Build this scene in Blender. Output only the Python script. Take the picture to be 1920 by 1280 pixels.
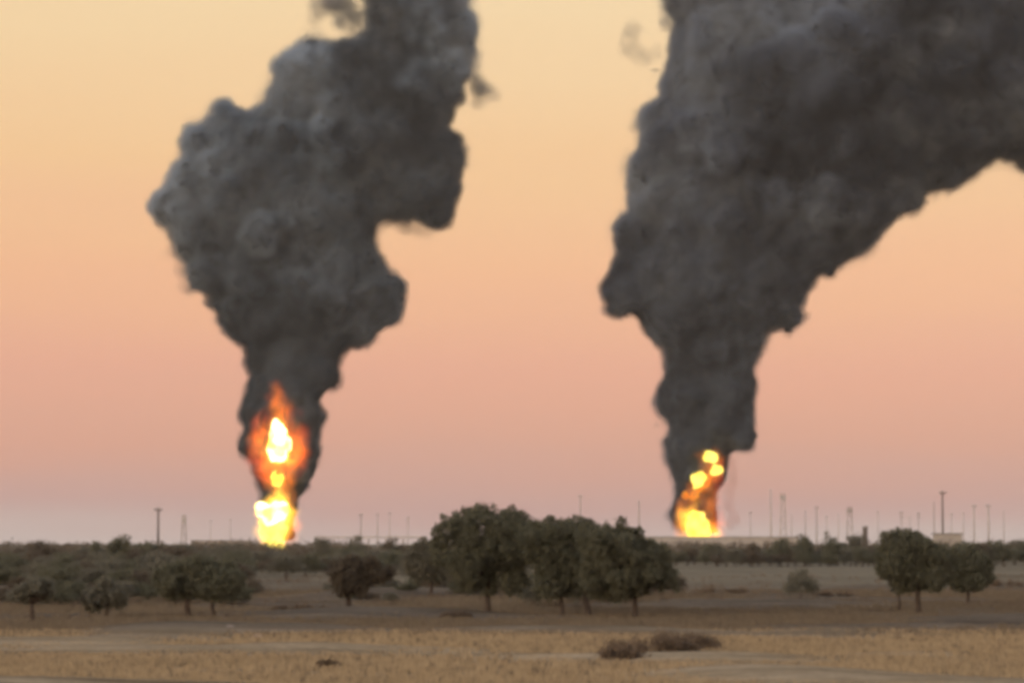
import bpy, math, random
import numpy as np
from mathutils import Vector

R = math.radians
SC = bpy.context.scene
for o in list(bpy.data.objects):
    bpy.data.objects.remove(o)
COL = SC.collection

# ------------------------------------------------------------------ camera
CAM_H = 4.0
F = 5444.0                     # focal length in photo pixels (1920 wide)
HORIZON = 1018.0
PITCH = math.atan((HORIZON - 640) / F)
cam_d = bpy.data.cameras.new('camera')
cam_d.sensor_width = 36.0
cam_d.lens = 36.0 * F / 1920.0
cam_d.clip_start = 0.5
cam_d.clip_end = 40000
cam = bpy.data.objects.new('camera', cam_d)
COL.objects.link(cam)
cam.location = (0, 0, CAM_H)
cam.rotation_euler = (R(90) + PITCH, 0, 0)
SC.camera = cam

# ------------------------------------------------------------------ world (dusk sky)
SUN_AZ, SUN_EL = R(-138), R(12)      # azimuth from +Y towards +X ; low sun off to the left, behind the camera
w = bpy.data.worlds.new('World')
SC.world = w
w.use_nodes = True
nt = w.node_tree
nt.nodes.clear()
out = nt.nodes.new('ShaderNodeOutputWorld')
sky = nt.nodes.new('ShaderNodeTexSky')
sky.sky_type = 'NISHITA'
sky.sun_disc = False
sky.sun_elevation = SUN_EL
sky.sun_rotation = SUN_AZ
sky.dust_density = 3.0
bg1 = nt.nodes.new('ShaderNodeBackground')
bg1.inputs['Strength'].default_value = 0.05
nt.links.new(sky.outputs[0], bg1.inputs['Color'])
tc = nt.nodes.new('ShaderNodeTexCoord')
sep = nt.nodes.new('ShaderNodeSeparateXYZ')
nt.links.new(tc.outputs['Generated'], sep.inputs[0])
ramp = nt.nodes.new('ShaderNodeValToRGB')
mpw = nt.nodes.new('ShaderNodeMapping')
mpw.inputs['Scale'].default_value = (3.0, 3.0, 26.0)
nt.links.new(tc.outputs['Generated'], mpw.inputs['Vector'])
nw = nt.nodes.new('ShaderNodeTexNoise')
nw.inputs['Scale'].default_value = 1.6
nw.inputs['Detail'].default_value = 3
nt.links.new(mpw.outputs[0], nw.inputs['Vector'])
uneven = nt.nodes.new('ShaderNodeMath'); uneven.operation = 'MULTIPLY_ADD'
uneven.inputs[1].default_value = 0.022
nt.links.new(nw.outputs[0], uneven.inputs[0])
shift = nt.nodes.new('ShaderNodeMath'); shift.operation = 'SUBTRACT'
shift.inputs[1].default_value = 0.011
nt.links.new(sep.outputs['Z'], shift.inputs[0])
nt.links.new(shift.outputs[0], uneven.inputs[2])
nt.links.new(uneven.outputs[0], ramp.inputs[0])


def lin(c):
    return tuple(((v / 255 / 12.92) if v / 255 <= 0.04045 else ((v / 255 + 0.055) / 1.055) ** 2.4) for v in c)


stops = [(0.000, (198, 180, 173)), (0.014, (196, 159, 152)), (0.034, (212, 154, 136)), (0.060, (224, 153, 128)), (0.095, (236, 166, 116)), (0.132, (238, 181, 114)), (0.186, (239, 199, 136)),
         (0.45, (212, 204, 194)), (1.0, (150, 166, 192))]
cr = ramp.color_ramp
while len(cr.elements) < len(stops):
    cr.elements.new(0.5)
for e, (p, c) in zip(cr.elements, stops):
    e.position = p
for e, (p, c) in zip(cr.elements, stops):
    e.position = p
    e.color = (*lin(c), 1)
bg2 = nt.nodes.new('ShaderNodeBackground')
bg2.inputs['Strength'].default_value = 0.96
nt.links.new(ramp.outputs[0], bg2.inputs['Color'])
add = nt.nodes.new('ShaderNodeAddShader')
nt.links.new(bg1.outputs[0], add.inputs[0])
nt.links.new(bg2.outputs[0], add.inputs[1])
nt.links.new(add.outputs[0], out.inputs['Surface'])

# ------------------------------------------------------------------ sun (dusk: weak, wide)
sd = bpy.data.lights.new('sun', 'SUN')
sd.energy = 0.8
sd.angle = R(18)
sd.color = (1.0, 0.86, 0.74)
so = bpy.data.objects.new('sun', sd)
COL.objects.link(so)
sdir = Vector((math.sin(SUN_AZ) * math.cos(SUN_EL), math.cos(SUN_AZ) * math.cos(SUN_EL), math.sin(SUN_EL)))
so.rotation_euler = (-sdir).to_track_quat('-Z', 'Y').to_euler()
so.location = sdir * 500

# ------------------------------------------------------------------ render / exposure
SC.view_settings.view_transform = 'Standard'
SC.view_settings.look = 'None'
SC.view_settings.exposure = 0.0
SC.view_settings.gamma = 1.0
SC.view_settings.use_curve_mapping = False
SC.render.engine = 'CYCLES'
cy = SC.cycles
cy.use_denoising = True
cy.use_adaptive_sampling = True
cy.adaptive_threshold = 0.035
cy.adaptive_min_samples = 16
cy.max_bounces = 3
cy.diffuse_bounces = 2
cy.volume_bounces = 1
cy.volume_step_rate = 3.0
cy.volume_max_steps = 256
cy.transparent_max_bounces = 16
cy.sample_clamp_indirect = 4.0
cy.pixel_filter_type = 'BLACKMAN_HARRIS'
cy.filter_width = 4.2


# ------------------------------------------------------------------ helpers
def at(px, py, Y):
    """World point seen at photo pixel (px,py) on the plane y = Y."""
    dx, dz = (px - 960) / F, (640 - py) / F
    cp, sp = math.cos(PITCH), math.sin(PITCH)
    d = Vector((dx, cp - dz * sp, sp + dz * cp))
    return Vector((0, 0, CAM_H)) + d * (Y / d.y)


def ground_dist(py):
    return CAM_H * F / (py - HORIZON)


def gat(px, py):
    p = at(px, py, ground_dist(py))
    p.z = 0
    return p


def new_mesh(name, verts, faces, smooth=False):
    """verts (n,3) array, faces (m,k) array."""
    me = bpy.data.meshes.new(name)
    v = np.asarray(verts, dtype=np.float32)
    f = np.asarray(faces, dtype=np.int32)
    k = f.shape[1]
    me.vertices.add(len(v))
    me.vertices.foreach_set('co', v.ravel())
    me.loops.add(f.size)
    me.loops.foreach_set('vertex_index', f.ravel())
    me.polygons.add(len(f))
    me.polygons.foreach_set('loop_start', np.arange(0, f.size, k, dtype=np.int32))
    me.update(calc_edges=True)
    if smooth:
        me.polygons.foreach_set('use_smooth', np.ones(len(f), dtype=bool))
    return me


def link(name, me, mat=None, parent=None):
    o = bpy.data.objects.new(name, me)
    COL.objects.link(o)
    if mat is not None and me is not None and not me.materials:
        me.materials.append(mat)
    if parent is not None:
        o.parent = parent
    return o


def empty(name, loc=(0, 0, 0)):
    o = bpy.data.objects.new(name, None)
    o.location = loc
    COL.objects.link(o)
    return o


def tag(o, label=None, cat=None, group=None, kind=None):
    if label: o['label'] = label
    if cat: o['category'] = cat
    if group: o['group'] = group
    if kind: o['kind'] = kind
    return o


class MB:
    """Collects quads/tris as triangles-or-quads lists."""
    def __init__(self):
        self.v, self.f = [], []

    def box(self, c, s):
        b = len(self.v)
        x, y, z = c
        a, d, h = s[0] / 2, s[1] / 2, s[2] / 2
        self.v += [(x + i * a, y + j * d, z + k * h) for k in (-1, 1) for j in (-1, 1) for i in (-1, 1)]
        for q in ((0, 2, 3, 1), (4, 5, 7, 6), (0, 1, 5, 4), (2, 6, 7, 3), (0, 4, 6, 2), (1, 3, 7, 5)):
            self.f.append(tuple(b + i for i in q))
        return self

    def tube(self, pts, radii, n=6):
        pts = [Vector(p) for p in pts]
        b = len(self.v)
        for i, p in enumerate(pts):
            t = (pts[min(i + 1, len(pts) - 1)] - pts[max(i - 1, 0)]).normalized()
            a = t.cross(Vector((0, 1, 0.13)))
            if a.length < 1e-3:
                a = t.cross(Vector((1, 0, 0)))
            a.normalize()
            c = t.cross(a)
            for k in range(n):
                g = 2 * math.pi * k / n
                self.v.append(tuple(p + (a * math.cos(g) + c * math.sin(g)) * radii[i]))
        for i in range(len(pts) - 1):
            for k in range(n):
                k2 = (k + 1) % n
                self.f.append((b + i * n + k, b + i * n + k2, b + (i + 1) * n + k2, b + (i + 1) * n + k))
        e = b + (len(pts) - 1) * n
        for k in range(1, n - 1):
            self.f.append((e, e + k, e + k + 1))
            self.f.append((b, b + k + 1, b + k))
        return self

    def mesh(self, name, smooth=False):
        me = bpy.data.meshes.new(name)
        me.from_pydata(self.v, [], self.f)
        if smooth:
            me.polygons.foreach_set('use_smooth', np.ones(len(self.f), dtype=bool))
        return me


# ---- materials
def mat_base(name):
    m = bpy.data.materials.new(name)
    m.use_nodes = True
    t = m.node_tree
    t.nodes.clear()
    o = t.nodes.new('ShaderNodeOutputMaterial')
    return m, t, o


def noise(t, scale, detail=4, vec=None, rough=0.55):
    n = t.nodes.new('ShaderNodeTexNoise')
    n.inputs['Scale'].default_value = scale
    n.inputs['Detail'].default_value = detail
    n.inputs['Roughness'].default_value = rough
    if vec is not None:
        t.links.new(vec, n.inputs['Vector'])
    return n


def cramp(t, fac, stops):
    r = t.nodes.new('ShaderNodeValToRGB')
    e = r.color_ramp.elements
    while len(e) < len(stops):
        e.new(0.5)
    for i, (p, c) in enumerate(stops):
        e[i].position = p
    for i, (p, c) in enumerate(stops):
        e[i].position = p
        e[i].color = (*c, 1)
    t.links.new(fac, r.inputs[0])
    return r


def simple_mat(name, c0, c1, scale=1.0, rough=0.8, spec=0.2):
    m, t, o = mat_base(name)
    g = t.nodes.new('ShaderNodeNewGeometry')
    n = noise(t, scale, 5, g.outputs['Position'])
    r = cramp(t, n.outputs[0], [(0.35, c0), (0.65, c1)])
    b = t.nodes.new('ShaderNodeBsdfPrincipled')
    b.inputs['Roughness'].default_value = rough
    b.inputs['Specular IOR Level'].default_value = spec
    t.links.new(r.outputs[0], b.inputs['Base Color'])
    t.links.new(b.outputs[0], o.inputs['Surface'])
    return m


def leaf_mat(name, c0, c1, trans=0.5):
    m, t, o = mat_base(name)
    g = t.nodes.new('ShaderNodeNewGeometry')
    n = noise(t, 0.45, 3, g.outputs['Position'])
    ad = t.nodes.new('ShaderNodeMath'); ad.operation = 'MULTIPLY_ADD'
    ad.inputs[1].default_value = 0.5
    t.links.new(g.outputs['Random Per Island'], ad.inputs[0])
    t.links.new(n.outputs[0], ad.inputs[2])
    r = cramp(t, ad.outputs[0], [(0.45, c0), (1.0, c1)])
    d = t.nodes.new('ShaderNodeBsdfDiffuse')
    tr = t.nodes.new('ShaderNodeBsdfTranslucent')
    t.links.new(r.outputs[0], d.inputs[0])
    t.links.new(r.outputs[0], tr.inputs[0])
    mx = t.nodes.new('ShaderNodeMixShader')
    mx.inputs[0].default_value = trans
    t.links.new(d.outputs[0], mx.inputs[1])
    t.links.new(tr.outputs[0], mx.inputs[2])
    t.links.new(mx.outputs[0], o.inputs['Surface'])
    return m


M_LEAF = leaf_mat('acacia_leaves', (0.162, 0.160, 0.112), (0.192, 0.186, 0.132))
M_LEAF2 = leaf_mat('dusty_leaves', (0.190, 0.182, 0.142), (0.230, 0.214, 0.168))
M_LEAF3 = leaf_mat('brown_scrub_leaves', (0.145, 0.120, 0.092), (0.180, 0.148, 0.114))
M_BARK = simple_mat('bark', (0.050, 0.036, 0.030), (0.090, 0.066, 0.054), 6.0)
M_STRAW = leaf_mat('straw', (0.33, 0.252, 0.163), (0.48, 0.375, 0.25), 0.2)
M_STRAW2 = leaf_mat('brown_grass', (0.150, 0.120, 0.088), (0.23, 0.185, 0.138), 0.2)
M_POLE = simple_mat('weathered_pole', (0.10, 0.085, 0.08), (0.17, 0.14, 0.13), 0.3)
M_STEEL = simple_mat('hazed_galvanised_steel', (0.44, 0.40, 0.39), (0.56, 0.51, 0.50), 0.5, 0.6)  # distance haze painted in: paler than the metal, so far metalwork fades
M_CONC = simple_mat('dusty_render', (0.36, 0.325, 0.30), (0.46, 0.42, 0.39), 0.15)
M_ROOF = simple_mat('sheet_roof', (0.22, 0.20, 0.19), (0.32, 0.29, 0.275), 0.3)
M_DARKWIN = simple_mat('dark_opening', (0.02, 0.018, 0.018), (0.035, 0.03, 0.03), 1.0, 0.3)


# ---- polygon packing
def poly_dist(poly, P):
    """Signed distance (positive inside) of points P (n,2) to polygon."""
    A = np.asarray(poly, float)
    B = np.roll(A, -1, axis=0)
    d2 = np.full(len(P), 1e18)
    inside = np.zeros(len(P), bool)
    for a, b in zip(A, B):
        ab = b - a
        t = np.clip(((P - a) @ ab) / max(ab @ ab, 1e-9), 0, 1)
        q = a + t[:, None] * ab
        d2 = np.minimum(d2, ((P - q) ** 2).sum(1))
        cond = ((a[1] > P[:, 1]) != (b[1] > P[:, 1]))
        xs = (b[0] - a[0]) * (P[:, 1] - a[1]) / ((b[1] - a[1]) or 1e-9) + a[0]
        inside ^= cond & (P[:, 0] < xs)
    return np.where(inside, 1, -1) * np.sqrt(d2)


def pack(poly, rmin, rmax, cover, seed, n=6000):
    rng = np.random.default_rng(seed)
    A = np.asarray(poly, float)
    P = rng.uniform(A.min(0), A.max(0), (n, 2))
    d = poly_dist(poly, P)
    keep = d > rmin
    P, d = P[keep], d[keep]
    order = np.argsort(-np.minimum(d, rmax) + rng.uniform(0, rmax * 0.35, len(d)))
    X, Y, RR, n_ = np.zeros(len(d)), np.zeros(len(d)), np.zeros(len(d)), 0
    res = []
    sc_ = rng.uniform(0.6, 1.0, len(d))
    for i in order:
        r = min(d[i], rmax * sc_[i])
        if n_ and np.any((X[:n_] - P[i, 0]) ** 2 + (Y[:n_] - P[i, 1]) ** 2 < (cover * np.maximum(RR[:n_], r * 0.6)) ** 2):
            continue
        X[n_], Y[n_], RR[n_] = P[i, 0], P[i, 1], r
        n_ += 1
        res.append((P[i, 0], P[i, 1], r, d[i]))
    return np.array(res)


def ico(sub=1):
    import bmesh
    bm = bmesh.new()
    bmesh.ops.create_icosphere(bm, subdivisions=sub, radius=1)
    v = np.array([x.co[:] for x in bm.verts])
    f = np.array([[l.index for l in x.verts] for x in bm.faces])
    bm.free()
    return v, f


ICO1, ICO2 = ico(2), ico(3)


def spheres_mesh(name, S, tmpl=ICO1):
    """S (n,4) centres+radius -> one raw triangle soup mesh."""
    tv, tf = tmpl
    v = (tv[None] * S[:, 3][:, None, None] + S[:, None, :3]).reshape(-1, 3)
    f = (tf[None] + (np.arange(len(S)) * len(tv))[:, None, None]).reshape(-1, 3)
    return new_mesh(name, v, f)


def union(name, S, voxel, smooth_it=2, disp=None):
    """Voxel union of spheres -> smooth watertight mesh."""
    tmp = link('scratch', spheres_mesh('scratch', S))
    m = tmp.modifiers.new('remesh', 'REMESH')
    m.mode = 'VOXEL'
    m.voxel_size = voxel
    m.use_smooth_shade = True
    if disp:
        for sc_, st in disp:
            tx = bpy.data.textures.new('billow', 'CLOUDS')
            tx.noise_scale = sc_
            tx.noise_depth = 3
            dm = tmp.modifiers.new('disp', 'DISPLACE')
            dm.texture = tx
            dm.texture_coords = 'LOCAL'
            dm.strength = st
            dm.mid_level = 0.5
    if smooth_it:
        s = tmp.modifiers.new('smooth', 'SMOOTH')
        s.factor = 0.5
        s.iterations = smooth_it
    dg = bpy.context.evaluated_depsgraph_get()
    me = bpy.data.meshes.new_from_object(tmp.evaluated_get(dg), depsgraph=dg)
    me.name = name
    old = tmp.data
    bpy.data.objects.remove(tmp)
    bpy.data.meshes.remove(old)
    me.polygons.foreach_set('use_smooth', np.ones(len(me.polygons), dtype=bool))
    return me


# =================================================================== GROUND
def make_ground():
    ys = np.concatenate([np.linspace(-60, 70, 14), np.linspace(72, 320, 150), np.geomspace(325, 12000, 70)])
    xs = np.concatenate([-np.geomspace(70, 6000, 26)[::-1], np.linspace(-66, 66, 133), np.geomspace(70, 6000, 26)])
    X, Y = np.meshgrid(xs, ys)
    rng = np.random.default_rng(4)
    Z = np.zeros_like(X)
    for k in range(26):
        a = rng.uniform(0, 6.28)
        wl = rng.uniform(5, 40)
        Z += 0.010 * wl ** 0.5 * np.sin((X * math.cos(a) + Y * math.sin(a)) * 6.28 / wl + rng.uniform(0, 6.28))
    Z *= np.clip((600 - Y) / 300, 0, 1) * np.clip((140 - np.abs(X)) / 70, 0, 1)
    v = np.stack([X, Y, Z - 0.05], -1).reshape(-1, 3)
    ny, nx = X.shape
    i = np.arange(ny - 1)[:, None] * nx + np.arange(nx - 1)[None]
    f = np.stack([i, i + 1, i + nx + 1, i + nx], -1).reshape(-1, 4)
    me = new_mesh('ground', v, f, True)
    m, t, o = mat_base('dry_savanna_soil')
    g = t.nodes.new('ShaderNodeNewGeometry')
    big = noise(t, 0.022, 5, g.outputs['Position'], 0.6)
    mp = t.nodes.new('ShaderNodeMapping')
    mp.inputs['Scale'].default_value = (0.32, 1.0, 1.0)
    t.links.new(g.outputs['Position'], mp.inputs['Vector'])
    mid = noise(t, 0.24, 6, mp.outputs[0], 0.65)
    fine = noise(t, 2.2, 5, g.outputs['Position'], 0.7)
    sepn = t.nodes.new('ShaderNodeSeparateXYZ')
    t.links.new(g.outputs['Position'], sepn.inputs[0])
    # straw meadow near, dusty grey-brown scrub land farther out (an uneven edge)
    e = t.nodes.new('ShaderNodeMath'); e.operation = 'MULTIPLY_ADD'
    e.inputs[1].default_value = 26.0
    t.links.new(mid.outputs[0], e.inputs[0]); t.links.new(sepn.outputs['Y'], e.inputs[2])
    near = t.nodes.new('ShaderNodeMapRange')
    near.inputs['From Min'].default_value = 132
    near.inputs['From Max'].default_value = 152
    t.links.new(e.outputs[0], near.inputs['Value'])
    straw = cramp(t, mid.outputs[0], [(0.30, (0.16, 0.112, 0.068)), (0.50, (0.32, 0.246, 0.162)), (0.64, (0.43, 0.335, 0.228))])
    scrub = cramp(t, mid.outputs[0], [(0.32, (0.095, 0.074, 0.056)), (0.52, (0.160, 0.129, 0.100)), (0.68, (0.26, 0.205, 0.15))])
    field = cramp(t, big.outputs[0], [(0.35, (0.175, 0.145, 0.105)), (0.55, (0.24, 0.205, 0.15)), (0.70, (0.16, 0.122, 0.09))])
    mx = t.nodes.new('ShaderNodeMix'); mx.data_type = 'RGBA'
    t.links.new(near.outputs[0], mx.inputs[0]); t.links.new(straw.outputs[0], mx.inputs[6]); t.links.new(scrub.outputs[0], mx.inputs[7])
    far = t.nodes.new('ShaderNodeMapRange')
    far.inputs['From Min'].default_value = 250
    far.inputs['From Max'].default_value = 330
    t.links.new(e.outputs[0], far.inputs['Value'])
    mx2 = t.nodes.new('ShaderNodeMix'); mx2.data_type = 'RGBA'
    t.links.new(far.outputs[0], mx2.inputs[0]); t.links.new(mx.outputs[2], mx2.inputs[6]); t.links.new(field.outputs[0], mx2.inputs[7])
    var = cramp(t, fine.outputs[0], [(0.3, (0.72, 0.72, 0.72)), (0.7, (1.22, 1.22, 1.22))])
    mul = t.nodes.new('ShaderNodeMix'); mul.data_type = 'RGBA'; mul.blend_type = 'MULTIPLY'
    mul.inputs[0].default_value = 1
    t.links.new(mx2.outputs[2], mul.inputs[6]); t.links.new(var.outputs[0], mul.inputs[7])
    b = t.nodes.new('ShaderNodeBsdfDiffuse')
    t.links.new(mul.outputs[2], b.inputs[0])
    bump = t.nodes.new('ShaderNodeBump')
    bump.inputs['Strength'].default_value = 0.6
    bump.inputs['Distance'].default_value = 0.15
    t.links.new(fine.outputs[0], bump.inputs['Height']); t.links.new(bump.outputs[0], b.inputs['Normal'])
    t.links.new(b.outputs[0], o.inputs['Surface'])
    tag(link('ground', me, m), kind='structure')


make_ground()


# =================================================================== SMOKE
D_FIRE = 1500.0
S_FIRE = D_FIRE / F            # metres per photo pixel at the fires

LEFT_POLY = [(640, -90), (668, -20), (690, 50), (640, 78), (560, 88), (524, 108), (506, 138), (500, 185), (488, 206), (440, 200),
             (432, 184), (412, 182), (402, 206), (352, 234), (336, 262), (346, 302), (312, 318), (306, 356), (280, 382), (292, 424),
             (330, 462), (352, 508), (352, 556), (396, 548), (400, 606), (430, 634), (462, 652), (462, 735), (450, 752), (456, 796),
             (440, 828), (446, 856), (470, 864), (478, 905), (480, 950), (484, 1018), (556, 1018), (562, 950), (580, 914), (592, 880),
             (600, 830), (606, 804), (620, 780), (608, 738), (652, 720), (640, 668), (652, 648), (690, 652), (714, 622), (750, 612),
             (764, 520), (742, 508), (714, 462), (706, 420), (726, 412), (800, 428), (838, 424), (860, 400), (866, 352), (858, 338),
             (876, 304), (868, 270), (842, 224), (846, 204), (872, 176), (884, 120), (892, 60), (876, -10), (850, -90)]
RIGHT_POLY = [(1240, -100), (1252, 0), (1264, 60), (1250, 130), (1236, 168), (1200, 206), (1192, 280), (1180, 300), (1188, 396),
              (1156, 408), (1152, 470), (1120, 530), (1128, 574), (1150, 602), (1188, 596), (1206, 632), (1240, 652), (1242, 690),
              (1218, 752), (1234, 784), (1256, 796), (1250, 900), (1260, 942), (1264, 1008), (1350, 1008), (1356, 930), (1366, 880),
              (1384, 848), (1410, 850), (1416, 790), (1422, 760), (1416, 690), (1432, 660), (1436, 626), (1488, 634), (1520, 590),
              (1526, 532), (1572, 524), (1622, 478), (1662, 430), (1716, 408), (1732, 364), (1800, 348), (1850, 306), (1884, 290),
              (1930, 318), (2010, 322), (2100, 280), (2150, 120), (2100, -100)]


def crinkle(poly, amp, seed, levels=3):
    """Fractal midpoint displacement of an outline."""
    r = np.random.default_rng(seed)
    P = [np.array(p, float) for p in poly]
    for lv in range(levels):
        Q = []
        for i, p in enumerate(P):
            q = P[(i + 1) % len(P)]
            e = q - p
            L = np.hypot(*e)
            Q.append(p)
            if L > 7:
                nrm = np.array((e[1], -e[0])) / max(L, 1e-6)
                Q.append((p + q) / 2 + nrm * r.normal() * min(amp, L * 0.22))
        P = Q
        amp *= 0.6
    return [tuple(p) for p in P]


def plume_spheres(poly, seed, wfun, extra=()):
    rng = np.random.default_rng(seed)
    base = []
    for layer, (rm, cv) in enumerate(((56, 0.55), (92, 0.80), (60, 0.6), (50, 1.15))):
        C = pack(poly, 5, rm, cv, seed + layer, 9000)
        for (x, y, r, d) in C:
            W = wfun(y)
            D = math.sqrt(max(W * W - (W - min(d, W)) ** 2, 0)) * 0.9
            lim = max(D - r, 0)
            if layer == 0:
                z = rng.uniform(-0.35, 0.35) * lim
            elif layer == 1:
                z = -lim * rng.uniform(0.30, 1.25) - 6
            elif layer == 2:
                z = lim * rng.uniform(0.5, 1.0)
            else:
                if d < 20:
                    continue
                z = -lim * rng.uniform(0.7, 1.25) - 8
            base.append((x, y, z, max(r - 1.0, 3)))
    for e in extra:
        base.append(e)
    base = np.array(base)
    sets = [base]
    parents = base
    for (nc, f0, f1, off) in ((12, 0.24, 0.46, 0.86), (7, 0.26, 0.46, 0.90)):
        kids = []
        for (x, y, z, r) in parents:
            if r < 4.5:
                continue
            n = nc if r > 12 else nc // 2
            dv = rng.normal(size=(n, 3))
            dv /= np.linalg.norm(dv, axis=1)[:, None]
            cr_ = r * rng.uniform(f0, f1, n)
            c = np.array((x, y, z)) + dv * (r * off)
            kids.append(np.column_stack([c, cr_]))
        kids = np.vstack(kids)
        dmin = np.full(len(kids), 1e9)
        for b in base:
            dd = np.linalg.norm(kids[:, :3] - b[:3], axis=1) - b[3]
            dmin = np.minimum(dmin, dd)
        kids = kids[dmin > -0.8 * kids[:, 3]]
        dist = poly_dist(poly, kids[:, :2])
        kids = kids[dist > kids[:, 3] * 0.62]
        sets.append(kids)
        parents = kids
    return sets


def to_world(S, grow=0.0, growf=1.0):
    out_ = np.empty_like(S)
    for i, (x, y, z, r) in enumerate(S):
        p = at(x, y, D_FIRE)
        out_[i] = (p.x, p.y + z * S_FIRE, p.z, (r * growf + grow) * S_FIRE)
    return out_


def smoke_surface(name, c0, c1):
    m, t, o = mat_base(name)
    g = t.nodes.new('ShaderNodeNewGeometry')
    n = noise(t, 0.014, 4, g.outputs['Position'])
    r = cramp(t, n.outputs[0], [(0.38, c0), (0.62, c1)])
    d = t.nodes.new('ShaderNodeBsdfDiffuse')
    t.links.new(r.outputs[0], d.inputs[0])
    t.links.new(d.outputs[0], o.inputs['Surface'])
    return m


def smoke_volume(name, color, density, aniso=0.0):
    m, t, o = mat_base(name)
    v = t.nodes.new('ShaderNodeVolumePrincipled')
    v.inputs['Color'].default_value = (*color, 1)
    v.inputs['Density'].default_value = density
    v.inputs['Anisotropy'].default_value = aniso
    t.links.new(v.outputs[0], o.inputs['Volume'])
    return m


def smoke_fog(name, dark, mid, light, density, offset, thin=0.2, low_tone=0.58, drift=0.0):
    """Uneven smoke: billow density and greyness vary through the column."""
    m, t, o = mat_base(name)
    g = t.nodes.new('ShaderNodeNewGeometry')
    mp_ = t.nodes.new('ShaderNodeMapping')
    mp_.inputs['Location'].default_value = offset
    t.links.new(g.outputs['Position'], mp_.inputs['Vector'])
    big = noise(t, 0.013, 3, mp_.outputs[0], 0.5)
    fine_ = noise(t, 0.075, 4, mp_.outputs[0], 0.6)
    big.inputs['Distortion'].default_value = 0.8
    fine_.inputs['Distortion'].default_value = 1.2
    sx = t.nodes.new('ShaderNodeSeparateXYZ')
    t.links.new(g.outputs['Position'], sx.inputs[0])
    dr = t.nodes.new('ShaderNodeMapRange')      # tone shifts darker towards the downwind side
    dr.inputs['From Min'].default_value = 120
    dr.inputs['From Max'].default_value = 230
    dr.inputs['To Max'].default_value = drift
    t.links.new(sx.outputs['X'], dr.inputs['Value'])
    sb = t.nodes.new('ShaderNodeMath'); sb.operation = 'SUBTRACT'
    t.links.new(big.outputs[0], sb.inputs[0]); t.links.new(dr.outputs[0], sb.inputs[1])
    col = cramp(t, sb.outputs[0], [(0.36, dark), (0.50, mid), (0.64, light)])
    dn = t.nodes.new('ShaderNodeMapRange')
    dn.inputs['From Min'].default_value = 0.36
    dn.inputs['From Max'].default_value = 0.62
    dn.inputs['To Min'].default_value = density * thin
    dn.inputs['To Max'].default_value = density
    t.links.new(fine_.outputs[0], dn.inputs['Value'])
    v = t.nodes.new('ShaderNodeVolumePrincipled')
    # colour scaled darker towards the foot of the column
    sz = t.nodes.new('ShaderNodeSeparateXYZ')
    t.links.new(g.outputs['Position'], sz.inputs[0])
    hz_ = t.nodes.new('ShaderNodeMapRange')
    hz_.inputs['From Min'].default_value = 90
    hz_.inputs['From Max'].default_value = 210
    hz_.inputs['To Min'].default_value = low_tone
    hz_.inputs['To Max'].default_value = 1.0
    t.links.new(sz.outputs['Z'], hz_.inputs['Value'])
    sc_ = t.nodes.new('ShaderNodeVectorMath'); sc_.operation = 'SCALE'
    t.links.new(col.outputs[0], sc_.inputs[0]); t.links.new(hz_.outputs[0], sc_.inputs['Scale'])
    t.links.new(sc_.outputs[0], v.inputs['Color'])
    t.links.new(dn.outputs[0], v.inputs['Density'])
    t.links.new(v.outputs[0], o.inputs['Volume'])
    return m


def fog_group(material, band, voxel=1.3):
    """Geometry nodes: turn a closed billow mesh into a fog whose density fades towards its skin."""
    ng = bpy.data.node_groups.new('billow_fog', 'GeometryNodeTree')
    ng.interface.new_socket('Geometry', in_out='INPUT', socket_type='NodeSocketGeometry')
    ng.interface.new_socket('Geometry', in_out='OUTPUT', socket_type='NodeSocketGeometry')
    i_ = ng.nodes.new('NodeGroupInput')
    o_ = ng.nodes.new('NodeGroupOutput')
    mv = ng.nodes.new('GeometryNodeMeshToVolume')
    mv.resolution_mode = 'VOXEL_SIZE'
    mv.inputs['Voxel Size'].default_value = voxel
    mv.inputs['Interior Band Width'].default_value = band
    mv.inputs['Density'].default_value = 1.0
    ng.links.new(i_.outputs[0], mv.inputs['Mesh'])
    sm = ng.nodes.new('GeometryNodeSetMaterial')
    ng.links.new(mv.outputs[0], sm.inputs['Geometry'])
    sm.inputs['Material'].default_value = material
    ng.links.new(sm.outputs[0], o_.inputs[0])
    return ng


M_SM_L = smoke_surface('soot_smoke_grey', (0.022, 0.026, 0.031), (0.058, 0.069, 0.084))
M_SM_R = smoke_surface('soot_smoke_dark', (0.020, 0.024, 0.030), (0.048, 0.057, 0.072))
M_SM_VL = smoke_fog('soot_fog_grey', (0.10, 0.125, 0.155), (0.32, 0.395, 0.485), (0.56, 0.66, 0.78), 0.55, (0, 0, 0), low_tone=0.46)
M_SM_VR = smoke_fog('soot_fog_dark', (0.09, 0.107, 0.137), (0.27, 0.315, 0.40), (0.48, 0.56, 0.68), 0.55, (60, 0, 140), drift=0.16)
M_DRIFT = smoke_fog('drifting_fog', (0.36, 0.40, 0.44), (0.42, 0.46, 0.50), (0.5, 0.54, 0.58), 0.10, (30, 20, 10), 0.0, 1.0)
M_WISP_FOG = smoke_fog('wisp_fog', (0.36, 0.38, 0.40), (0.42, 0.44, 0.46), (0.5, 0.5, 0.52), 0.26, (10, 20, 70), 0.05, 1.0)
M_WISP_FOG_T = smoke_fog('thin_wisp_fog', (0.36, 0.34, 0.33), (0.42, 0.40, 0.39), (0.5, 0.47, 0.46), 0.13, (40, 20, 30), 0.0, 1.0)
M_WISP_RED = smoke_volume('firelight_tinted_wisp', (0.60, 0.22, 0.13), 0.03)  # red firelight is put into the colour of this smoke


def wfun_l(y):
    return float(np.interp(y, [-100, 100, 450, 650, 850, 1010], [150, 150, 150, 95, 70, 46]))


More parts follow.
